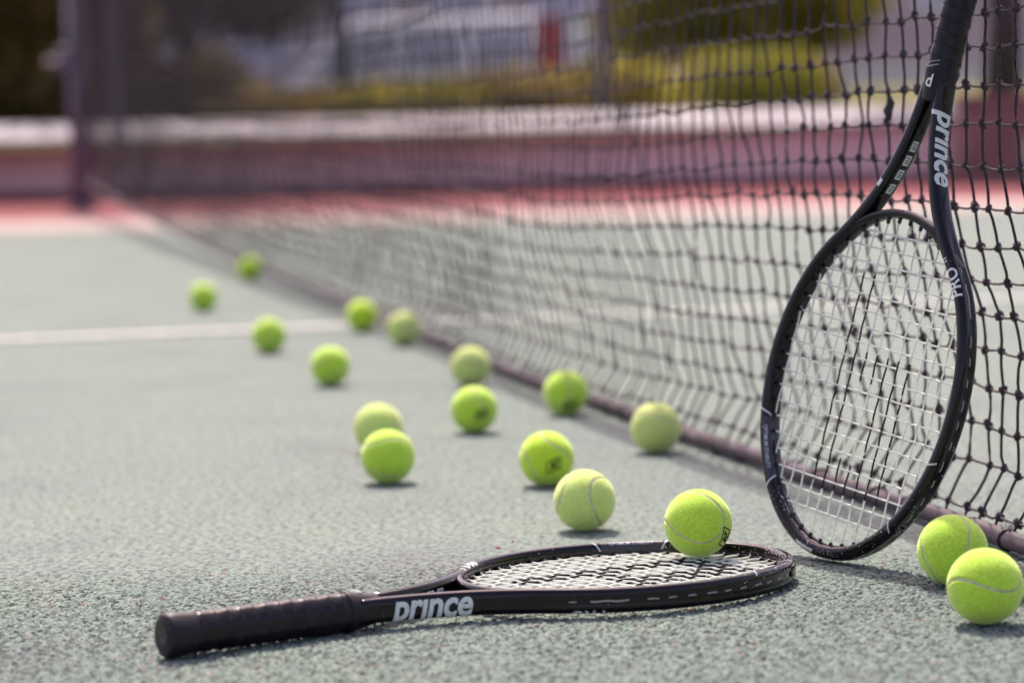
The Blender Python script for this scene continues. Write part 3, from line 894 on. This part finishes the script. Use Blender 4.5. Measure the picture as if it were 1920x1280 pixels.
ball((-.722, 6.6607, BR), 'bright', "blurred ball left of the farthest ball, well away from the cord", (0.8, 0.1, -0.3, 0.5))
ball((-.7205, 7.8516, BR), 'fresh', "farthest ball, beside the cord towards the net post", (0.5, -0.2, 0.6, 0.6))

# ------------------------------------------------------------------ rackets
EA, EB, EU = 0.1735, 0.1285, 0.5055
T0 = 2.46                                  # ellipse angle where the shafts leave the head
def racket_path():
    pts = []
    P3 = np.array([EU + EA * math.cos(T0), -EB * math.sin(T0)])
    tan = np.array([EA * math.sin(T0), EB * math.cos(T0)])       # direction of travel towards the tip side reversed below
    tdir = np.array([EA * math.sin(T0), -EB * -math.cos(T0) * 1.0])
    # derivative of (EU+EA cos t, -EB sin t) as t decreases from T0 to 0
    tdir = np.array([EA * math.sin(T0), EB * math.cos(T0)]); tdir /= np.linalg.norm(tdir)
    P0 = np.array([0.19, -0.0085]); d0 = np.array([1.0, -0.06])
    P1 = P0 + d0 * 0.085; P2 = P3 - tdir * 0.060
    for k in range(24):
        t = k / 24
        pts.append((1 - t) ** 3 * P0 + 3 * (1 - t) ** 2 * t * P1 + 3 * (1 - t) * t * t * P2 + t ** 3 * P3)
    for t in np.linspace(T0, -T0, 150):
        pts.append(np.array([EU + EA * math.cos(t), -EB * math.sin(t)]))
    a = [np.array([p[0], -p[1]]) for p in pts[:24]][::-1]
    return np.array(pts + a)
PATH = racket_path()
seg = np.linalg.norm(np.diff(PATH, axis=0), axis=1); PS = np.concatenate([[0], np.cumsum(seg)]); PLEN = PS[-1]
def path_at(s):
    x = np.interp(s, PS, PATH[:, 0]); y = np.interp(s, PS, PATH[:, 1])
    e = 0.003
    dx = np.interp(s + e, PS, PATH[:, 0]) - np.interp(s - e, PS, PATH[:, 0]); dy = np.interp(s + e, PS, PATH[:, 1]) - np.interp(s - e, PS, PATH[:, 1])
    l = math.hypot(dx, dy) or 1
    return np.array([x, y]), np.array([dx / l, dy / l])
def s_of_u(u, side=-1):
    """arc length where the given side of the frame is u metres from the butt"""
    ss = np.linspace(0, PLEN / 2, 1500); us = np.interp(ss, PS, PATH[:, 0]); k = int(np.argmax(us >= u)); s = ss[k]
    return s if side < 0 else PLEN - s
HW = 0.0115
def section(s, nq=28):
    """cross-section polyline (n outward, w up), from the outward middle round over +w"""
    u = np.interp(s, PS, PATH[:, 0])
    hn = 0.0062 if u > 0.36 else 0.0066
    head = float(smoothstep(u, 0.32, 0.37))
    out = []
    mm = 3.0
    for k in range(nq):
        q = 2 * PI * k / nq
        c, sn = math.cos(q), math.sin(q)
        n = hn * math.copysign(abs(c) ** (2 / mm), c); w = HW * math.copysign(abs(sn) ** (2 / mm), sn)
        if n > 0: n -= head * 0.0020 * math.exp(-(w / 0.0028) ** 2)
        else: n += head * 0.0006 * math.exp(-(w / 0.003) ** 2)
        out.append((n, w))
    return np.array(out)
def frame_mesh():
    n = 28; V = []; Fc = []
    S = PS
    for s in S:
        p, t = path_at(min(max(s, 0.0001), PLEN - 0.0001)); nv = np.array([t[1], -t[0]])        # outward: right of travel
        for (a, w) in section(s, n):
            q = p + nv * a; V.append((q[0], q[1], w))
    k = len(S)
    for i in range(k - 1):
        for j in range(n): Fc.append((i * n + j, (i + 1) * n + j, (i + 1) * n + (j + 1) % n, i * n + (j + 1) % n))
    Fc += [tuple(range(n)), tuple((k - 1) * n + j for j in range(n))[::-1]]
    me = mesh_from("frame", V, Fc)
    bm = bmesh.new(); bm.from_mesh(me); bmesh.ops.recalc_face_normals(bm, faces=bm.faces[:]); bm.to_mesh(me); bm.free()
    return me
def surf(s, l, lift=0.00025):
    """point on the frame surface at arc length s, perimeter distance l from the outward middle (positive towards +w)"""
    sec = section(s, 56)
    loop = np.vstack([sec, sec[:1]])
    dl = np.concatenate([[0], np.cumsum(np.linalg.norm(np.diff(loop, axis=0), axis=1))]); Lp = dl[-1]
    l = l % Lp
    n = np.interp(l, dl, loop[:, 0]); w = np.interp(l, dl, loop[:, 1])
    n2 = np.interp((l + 1e-4) % Lp, dl, loop[:, 0]); w2 = np.interp((l + 1e-4) % Lp, dl, loop[:, 1])
    tn = np.array([n2 - n, w2 - w]); tn /= np.linalg.norm(tn) + 1e-12
    on = np.array([tn[1], -tn[0]])
    n += on[0] * lift; w += on[1] * lift
    p, t = path_at(s); nv = np.array([t[1], -t[0]]); q = p + nv * n
    return (q[0], q[1], w)
def text_outline(txt, size, bold=0.0, shear=0.0, xs=1.0, step=0.0018):
    cu = bpy.data.curves.new("t", 'FONT'); cu.body = txt; cu.size = size; cu.offset = bold * size; cu.shear = shear
    cu.align_x = 'CENTER'; cu.align_y = 'CENTER'; cu.resolution_u = 4; cu.space_character = 0.98
    o = bpy.data.objects.new("t", cu); COL.objects.link(o)
    bpy.context.view_layer.update()
    me = bpy.data.meshes.new_from_object(o.evaluated_get(bpy.context.evaluated_depsgraph_get()))
    bpy.data.objects.remove(o); bpy.data.curves.remove(cu)
    for v in me.vertices: v.co.x *= xs
    bm = bmesh.new(); bm.from_mesh(me); bpy.data.meshes.remove(me)
    lo = min(v.co.y for v in bm.verts); hi = max(v.co.y for v in bm.verts); x0 = min(v.co.x for v in bm.verts); x1 = max(v.co.x for v in bm.verts)
    y = lo + step
    while y < hi:
        bmesh.ops.bisect_plane(bm, geom=bm.verts[:] + bm.edges[:] + bm.faces[:], plane_co=(0, y, 0), plane_no=(0, 1, 0)); y += step
    xx = x0 + 0.004
    while xx < x1:
        bmesh.ops.bisect_plane(bm, geom=bm.verts[:] + bm.edges[:] + bm.faces[:], plane_co=(xx, 0, 0), plane_no=(1, 0, 0)); xx += 0.004
    return bm
def wrap_text(name, txt, size, s0, sdir, l0, ldir, parent, m=None, **kw):
    bm = text_outline(txt, size, **kw)
    for v in bm.verts:
        v.co = Vector(surf(s0 + sdir * v.co.x, l0 + ldir * v.co.y))
    me = bpy.data.meshes.new(name); bm.to_mesh(me); bm.free()
    return link_mesh(name, me, m or M_print, parent, smooth=False)
def wrap_quad(name, corners, parent, m, nu=4, nv=8, lift=0.00022):
    """corners: four (s, l); bilinear patch laid on the frame surface"""
    c = [np.array(q, float) for q in corners]; V = []; Fc = []
    for i in range(nu + 1):
        for j in range(nv + 1):
            a, b = i / nu, j / nv
            q = c[0] * (1 - a) * (1 - b) + c[1] * a * (1 - b) + c[2] * a * b + c[3] * (1 - a) * b
            V.append(surf(q[0], q[1], lift))
    for i in range(nu):
        for j in range(nv):
            a = i * (nv + 1) + j; Fc.append((a, a + 1, a + nv + 2, a + nv + 1))
    return link_mesh(name, mesh_from(name, V, Fc), m, parent)

INNER = None
sec = section(PLEN / 2, 56); loop = np.vstack([sec, sec[:1]]); PER = np.linalg.norm(np.diff(loop, axis=0), axis=1).sum()
L_TOP, L_IN, L_BOT = PER * 0.25, PER * 0.5, PER * 0.75
FRAME_ME = frame_mesh()
GROM_ME = None
def grommet_mesh():
    V, Fc = tube_arrays([(0, 0, -0.002), (0, 0, 0.0028), (0, 0, 0.0042)], [0.0021, 0.0021, 0.0015], 8)
    me = mesh_from("grommet", V, Fc); me.materials.append(M_plastic); return me
GROM_ME = grommet_mesh()
MAINS = [(i - 7.5) * 0.0152 for i in range(16)]
CROSS = [0.355 + i * 0.0160 for i in range(19)]
IA, IB = EA - 0.0058, EB - 0.0058
def inner_u(v):
    k = math.sqrt(max(0, 1 - (v / IB) ** 2)) * IA
    return EU - k, EU + k
def inner_v(u):
    return math.sqrt(max(0, 1 - ((u - EU) / IA) ** 2)) * IB
def string_path(p0, p1, vert, seed):
    n = 70; out = []
    gg = random.Random(seed); ph = gg.uniform(-.2, .2)
    d = p1 - p0
    for k in range(n + 1):
        t = k / n; c = p0 + d * t
        if vert: h = 0.00045 * math.cos(PI * (c - CROSS[0]) / 0.0160 + PI * seed)
        else: h = -0.00045 * math.cos(PI * (c - MAINS[0]) / 0.0152 + PI * seed)
        out.append((c, h))
    return out
def octagon(u, r, rw, twist=0.0):
    V = []
    for k in range(8):
        a = PI / 8 + k * PI / 4
        V.append((u, r * math.cos(a) / math.cos(PI / 8), rw * math.sin(a) / math.cos(PI / 8)))
    return V
def handle_mesh(name, us, fr, n=32, seed=0, wrap=0.0, pitch=0.013):
    """octagonal handle with rounded corners and the overlapping turns of the overgrip"""
    V = []; Fc = []
    for u in us:
        r, rw = fr(u)
        for k in range(n):
            a = 2 * PI * k / n
            # rounded octagon radius
            b = (a + PI / 8) % (PI / 4) - PI / 8
            o = 1 / math.cos(b) * 0.97
            o = 0.985 + 0.35 * (o - 0.985)
            ph = (u / pitch + a / (2 * PI)) % 1.0
            ridge = wrap * (ph ** 3 * 0.8 - 0.25 * math.exp(-((ph - 0.04) / 0.05) ** 2)) + wrap * 0.18 * math.sin(a * 5 + u * 300)
            V.append((u, (r * o + ridge) * math.cos(a), (rw * o + ridge) * math.sin(a)))
    m_ = len(us)
    for i in range(m_ - 1):
        for k in range(n): Fc.append((i * n + k, i * n + (k + 1) % n, (i + 1) * n + (k + 1) % n, (i + 1) * n + k))
    Fc += [tuple(range(n))[::-1], tuple((m_ - 1) * n + k for k in range(n))]
    me = mesh_from(name, V, Fc)
    return me

def racket(label, origin, ax, yv, wv, wrapamp):
    """local x: butt to tip, z: face normal; the large lettering is on the -y shaft"""
    t = empty("tennis_racket", origin)
    m3 = Matrix((ax, yv, wv)).transposed()
    t.rotation_mode = 'QUATERNION'; t.rotation_quaternion = m3.to_quaternion()
    tag(t, label, "tennis racket", group="two black tennis rackets")
    fr = link_mesh("frame", FRAME_ME, M_lacquer, t)
    # bridge closing the head
    pts = [(EU + EA * math.cos(a), EB * math.sin(a)) for a in np.linspace(T0 - 0.02, 2 * PI - T0 + 0.02, 40)]
    V = []; Fc = []; n = 16
    for i, (x, y) in enumerate(pts):
        nx, ny = (x - EU) / EA ** 2, y / EB ** 2; l = math.hypot(nx, ny); nx /= l; ny /= l
        e = abs(i / 39 - 0.5) * 2
        hn = 0.0046 + 0.0016 * e ** 3; hw = 0.0085 + 0.0025 * e ** 2
        for k in range(n):
            a = 2 * PI * k / n; c, s_ = math.cos(a), math.sin(a)
            aa = hn * math.copysign(abs(c) ** .75, c); ww = hw * math.copysign(abs(s_) ** .75, s_)
            V.append((x + nx * aa, y + ny * aa, ww))
    for i in range(39):
        for k in range(n): Fc.append((i * n + k, (i + 1) * n + k, (i + 1) * n + (k + 1) % n, i * n + (k + 1) % n))
    me = mesh_from("bridge", V, Fc)
    bm = bmesh.new(); bm.from_mesh(me); bmesh.ops.recalc_face_normals(bm, faces=bm.faces[:]); bm.to_mesh(me); bm.free()
    link_mesh("bridge", me, M_lacquer, t)
    # bumper guard round the tip
    V = []; Fc = []
    sA, sB = s_of_u(0.628, -1), s_of_u(0.628, 1)
    ss = np.linspace(sA, sB, 70); prof = [-0.0078, -0.0068, -0.0035, -0.0015, 0, .0015, .0035, .0068, .0078]
    for i, s in enumerate(ss):
        edge = min(1.0, min(i, 69 - i) / 2.0)
        p, tt = path_at(s); nv = np.array([tt[1], -tt[0]])
        for w in prof:
            n_ = 0.0062 * (1 - abs(w / HW) ** 3) ** (1 / 3) + (0.0011 * edge if abs(w) < .0075 else -0.0006)
            if abs(w) < .0012: n_ -= 0.0008
            q = p + nv * n_; V.append((q[0], q[1], w))
    m_ = len(prof)
    for i in range(69):
        for j in range(m_ - 1): Fc.append((i * m_ + j, (i + 1) * m_ + j, (i + 1) * m_ + j + 1, i * m_ + j + 1))
    link_mesh("bumper_guard", mesh_from("bumper_guard", V, Fc), M_lacquer, t)
    # inner grommet strip round the tip
    a_ = np.linspace(-1.05, 1.05, 60)
    tube_obj("grommet_strip", [(EU + (EA - .0063) * math.cos(a), (EB - .0063) * math.sin(a), 0) for a in a_], 0.0013, M_plastic, t, n=6)
    # handle
    link_mesh("grip", handle_mesh("grip", np.concatenate([np.linspace(0.012, 0.188, 150)]), lambda u: (0.0152 + .0004 * math.sin(u * 40), 0.0178), wrap=wrapamp, n=48), M_grip, t)
    def capf(u):
        e = 1 - smoothstep(u, 0.0, 0.035)
        rnd = 1 - 0.16 * math.exp(-(u / 0.0016))
        return (0.0154 + 0.0028 * e) * rnd, (0.0180 + 0.0024 * e) * rnd
    link_mesh("butt_cap", handle_mesh("butt_cap", [0, .0006, .0014, .003, .008, .014, .02, .026, .032], capf, n=48), M_rubber, t)
    mb = MB(); mb.tube([(-0.0006, 0, 0), (0.0004, 0, 0)], 0.0085, 20); mb.build("cap_badge", M_plastic, t)
    def colf(u):
        k = (u - 0.183) / 0.034
        return 0.0168 - 0.0014 * k, 0.0190 - 0.0056 * k
    link_mesh("collar", handle_mesh("collar", list(np.linspace(0.183, 0.217, 12)), colf, n=40), M_rubber, t)
    # strings
    stt = []
    for i, v in enumerate(MAINS):
        a, b = inner_u(v); pth = string_path(a - .001, b + .001, True, i)
        tube_obj("main_string", [(c, v, h) for c, h in pth], 0.00098, M_string, t, n=6)
        stt += [((a, v), -1), ((b, v), 1)]
    for i, u in enumerate(CROSS):
        k = inner_v(u)
        if k < 0.02: continue
        pth = string_path(-k - .001, k + .001, False, i)
        tube_obj("cross_string", [(u, c, h) for c, h in pth], 0.00098, M_string_plain, t, n=6)
        stt += [((u, -k), 0), ((u, k), 0)]
    for (x, y), _ in stt:
        nx, ny = (x - EU) / IA ** 2, y / IB ** 2; l = math.hypot(nx, ny)
        o = bpy.data.objects.new("grommet", GROM_ME); COL.objects.link(o); o.parent = t
        o.location = (x, y, 0)
        main = (abs(ny / l) < 0.75)
        d = Vector((-math.copysign(1, x - EU), 0, 0)) if _ != 0 else Vector((0, -math.copysign(1, y), 0))
        o.rotation_mode = 'QUATERNION'; o.rotation_quaternion = d.to_track_quat('Z', 'Y')
    # short lengths of string showing in the outer groove
    def dash(sa, sb, r=0.00085, nn=0.0046):
        pts = []
        for k in range(9):
            s = sa + (sb - sa) * k / 8; p, tt = path_at(s); nv = np.array([tt[1], -tt[0]])
            q = p + nv * (nn + 0.0005 * math.sin(PI * k / 8)); pts.append((q[0], q[1], 0.0004 * math.sin(s * 300)))
        tube_obj("string_loop", pts, r, M_string_loop, t, n=6)
    for side in (-1, 1):
        base = s_of_u(0.372, side); sg_ = 1 if side < 0 else -1
        dash(base, base + sg_ * .008)
        dash(base + sg_ * .020, base + sg_ * .055, 0.0011, 0.0046)
        for k in range(14):
            s = base + sg_ * (0.072 + k * 0.0205)
            if (PLEN / 2 - s) * sg_ < 0.01: break
            near_tip = np.interp(s, PS, PATH[:, 0]) > 0.628
            dash(s, s + sg_ * (.008 if k % 3 else .011), 0.00085, 0.0064 if near_tip else 0.0046)
    # lettering and marks
    kb = dict(bold=0.028, shear=0.20, xs=0.90)
    wrap_text("lettering", "pr\u0131nce", 0.0345, s_of_u(0.262, -1), 1, 0.0006, 1, t, **kb)
    wrap_text("lettering", "pr\u0131nce", 0.0345, s_of_u(0.262, 1), -1, -0.0006, -1, t, **kb)
    wrap_text("lettering", "PRO", 0.0175, s_of_u(0.386, -1), -1, L_BOT + .0010, -1, t, bold=0.022, xs=.95)
    wrap_text("lettering", "TI", 0.0080, s_of_u(0.386, -1) - 0.0255, -1, L_BOT - .0020, -1, t, bold=0.02)
    wrap_text("lettering", "PRO", 0.0175, s_of_u(0.386, 1), 1, L_TOP - .0010, 1, t, bold=0.022, xs=.95)
    wrap_text("lettering", "TI", 0.0080, s_of_u(0.386, 1) + 0.0255, 1, L_TOP + .0020, 1, t, bold=0.02)
    wrap_text("lettering", "prince", 0.0095, s_of_u(0.652, 1), -1, L_IN, -1, t, **kb)
    for side, sg_ in ((1, 1), (-1, -1)):
        c = s_of_u(0.598, side)
        # dark carbon panel framed by two slanting silver bars
        q = 0.033
        wrap_quad("side_panel", [(c - q, L_TOP + .001), (c + q, L_TOP + .001), (c + q, L_BOT - .001), (c - q, L_BOT - .001)], t, M_carbon, 14, 14, 0.00015)
        for e, sl in ((-q, -.010), (q, .010)):
            wrap_quad("silver_bar", [(c + e + sl, L_TOP - .006), (c + e + sl + .0022, L_TOP - .006), (c + e + .0022, L_IN - .004), (c + e, L_IN - .004)], t, M_silver, 2, 10)
            wrap_quad("silver_bar", [(c + e + sl, L_BOT + .006), (c + e + sl + .0022, L_BOT + .006), (c + e + .0022, L_IN + .004), (c + e, L_IN + .004)], t, M_silver, 2, 10)
        wrap_text("small_lettering", "OPTIMUM STABILITY", 0.0052, c, -sg_, L_TOP + .0045, -sg_ * side * 1, t, M_silver, bold=0.01)
        wrap_text("small_lettering", "OPTIMUM STABILITY", 0.0052, c, -sg_, L_BOT - .0045, sg_ * side * -1, t, M_silver, bold=0.01)
    # four little technology boxes inside the +y shaft
    for k in range(4):
        s = s_of_u(0.262 + k * 0.0150, 1)
        wrap_quad("technology_box", [(s - .0055, L_IN - .0040), (s + .0055, L_IN - .0040), (s + .0055, L_IN + .0040), (s - .0055, L_IN + .0040)], t, M_print, 3, 3)
        wrap_text("box_glyph", "TSGO"[k] + "3", 0.0066, s, -1, L_IN, -1, t, M_plastic, bold=0.01) if False else None
        for e in (-.0028, -.0004, .0026):
            wrap_quad("box_glyph", [(s + e - .0006, L_IN - .0026), (s + e + .0006, L_IN - .0026), (s + e + .0006 + .0006, L_IN + .0024), (s + e - .0006 + .0006, L_IN + .0024)], t, M_plastic, 1, 2, 0.0004)
    s = s_of_u(0.306, 1)
    wrap_quad("white_mark", [(s - .004, L_BOT - .001), (s + .004, L_BOT - .001), (s + .004, L_BOT + .003), (s - .004, L_BOT + .003)], t, M_print, 2, 2)
    s = PLEN / 2
    wrap_quad("worn_patch", [(s + .004, L_BOT + .001), (s + .030, L_BOT + .001), (s + .028, L_BOT + .0055), (s + .006, L_BOT + .0055)], t, M_print, 8, 3)
    # emblem letter on the collar (two opposite faces) and faint print on the finishing tape
    for sgn in (1, -1):
        for (yy, size) in ((0.0, 0.018),):
            bm = text_outline("p", size, bold=0.02, shear=0.2)
            for v in bm.verts:
                u = 0.2005 + v.co.x * sgn * 0 + (-v.co.y) * 0
                # letter upright when the handle points down
                u = 0.2005 + v.co.y; y = -v.co.x * sgn + 0.0
                k = (u - 0.183) / 0.034
                v.co = Vector((u, y + (-0.002 if sgn < 0 else 0.002), sgn * (0.0190 - 0.0056 * k + 0.0006)))
            me = bpy.data.meshes.new("emblem"); bm.to_mesh(me); bm.free(); link_mesh("emblem", me, M_print, t, smooth=False)
    for k, (u, wdt) in enumerate(((0.1795, .010), (0.1755, .008))):
        V = []; Fc = []; n = 14
        for i in range(n + 1):
            a = -PI / 2 - .5 + i / n * 0.75
            for du in (0, .0014):
                V.append((u + du + .004 * i / n, (0.0166) * math.cos(a) * 1.03, (0.0186) * math.sin(a) * 1.02))
        for i in range(n): Fc.append((2 * i, 2 * i + 1, 2 * i + 3, 2 * i + 2))
        link_mesh("tape_print", mesh_from("tape_print", V, Fc), M_grey_print, t, smooth=False)
    return t
M_string_loop = mat("dulled_string", (0.30, 0.28, 0.25), 0.5)

th = 0.63571
racket("black racket lying flat on the court with a ball on its strings", (-.30286, 2.39491, .0200),
       Vector((math.cos(th), math.sin(th), -.0124)).normalized(), Vector((-math.sin(th), math.cos(th), 0)), Vector((.0124 * math.cos(th), .0124 * math.sin(th), 1)).normalized(), 0.0011)
ax = Vector((-.26451795, -.01612719, -1)).normalized()
yaw = 0.89353515
W = Vector((math.cos(yaw), -math.sin(yaw), 0)); W = (W - ax * W.dot(ax)).normalized()
yv = -W; wv = ax.cross(yv).normalized()
racket("black racket standing on its tip and leaning against the net", (.48279, 2.85038, .6665), ax, yv, wv, 0.0012)

# ------------------------------------------------------------------ small litter on the court
def chip(x, y, s, label, m):
    mb = MB(); g_ = random.Random(int(x * 1e4)); n = 6
    ring = [(s * g_.uniform(.6, 1) * math.cos(a * PI / 3), s * .8 * g_.uniform(.6, 1) * math.sin(a * PI / 3)) for a in range(n)]
    V = [(a, b, 0) for a, b in ring] + [(a * .8, b * .8, .0016) for a, b in ring]
    Fc = [tuple(range(n))[::-1], tuple(range(n, 2 * n))] + [(i, (i + 1) % n, (i + 1) % n + n, i + n) for i in range(n)]
    mb.add(V, Fc)
    o = mb.build("leaf_fragment", m); o.location = (x, y, 0.0002); o.rotation_euler = (.1, .05, x * 7)
    tag(o, label, "leaf fragment", group="tiny red fragments on the court")
M_chip = mat("rust_red_fragment", (0.36, 0.07, 0.045), 0.8)
noisy(M_chip, 300, [(.3, (.25, .05, .04)), (.7, (.42, .10, .06))])
chip(-.0195, 2.965, .0036, "larger rust red fragment behind the lying racket head", M_chip)
chip(-.004, 3.005, .0022, "smaller rust red fragment beside the larger one behind the lying racket", M_chip)
chip(.205, 2.345, .0016, "tiny rust red speck on the court in front of the racket tip", M_chip)
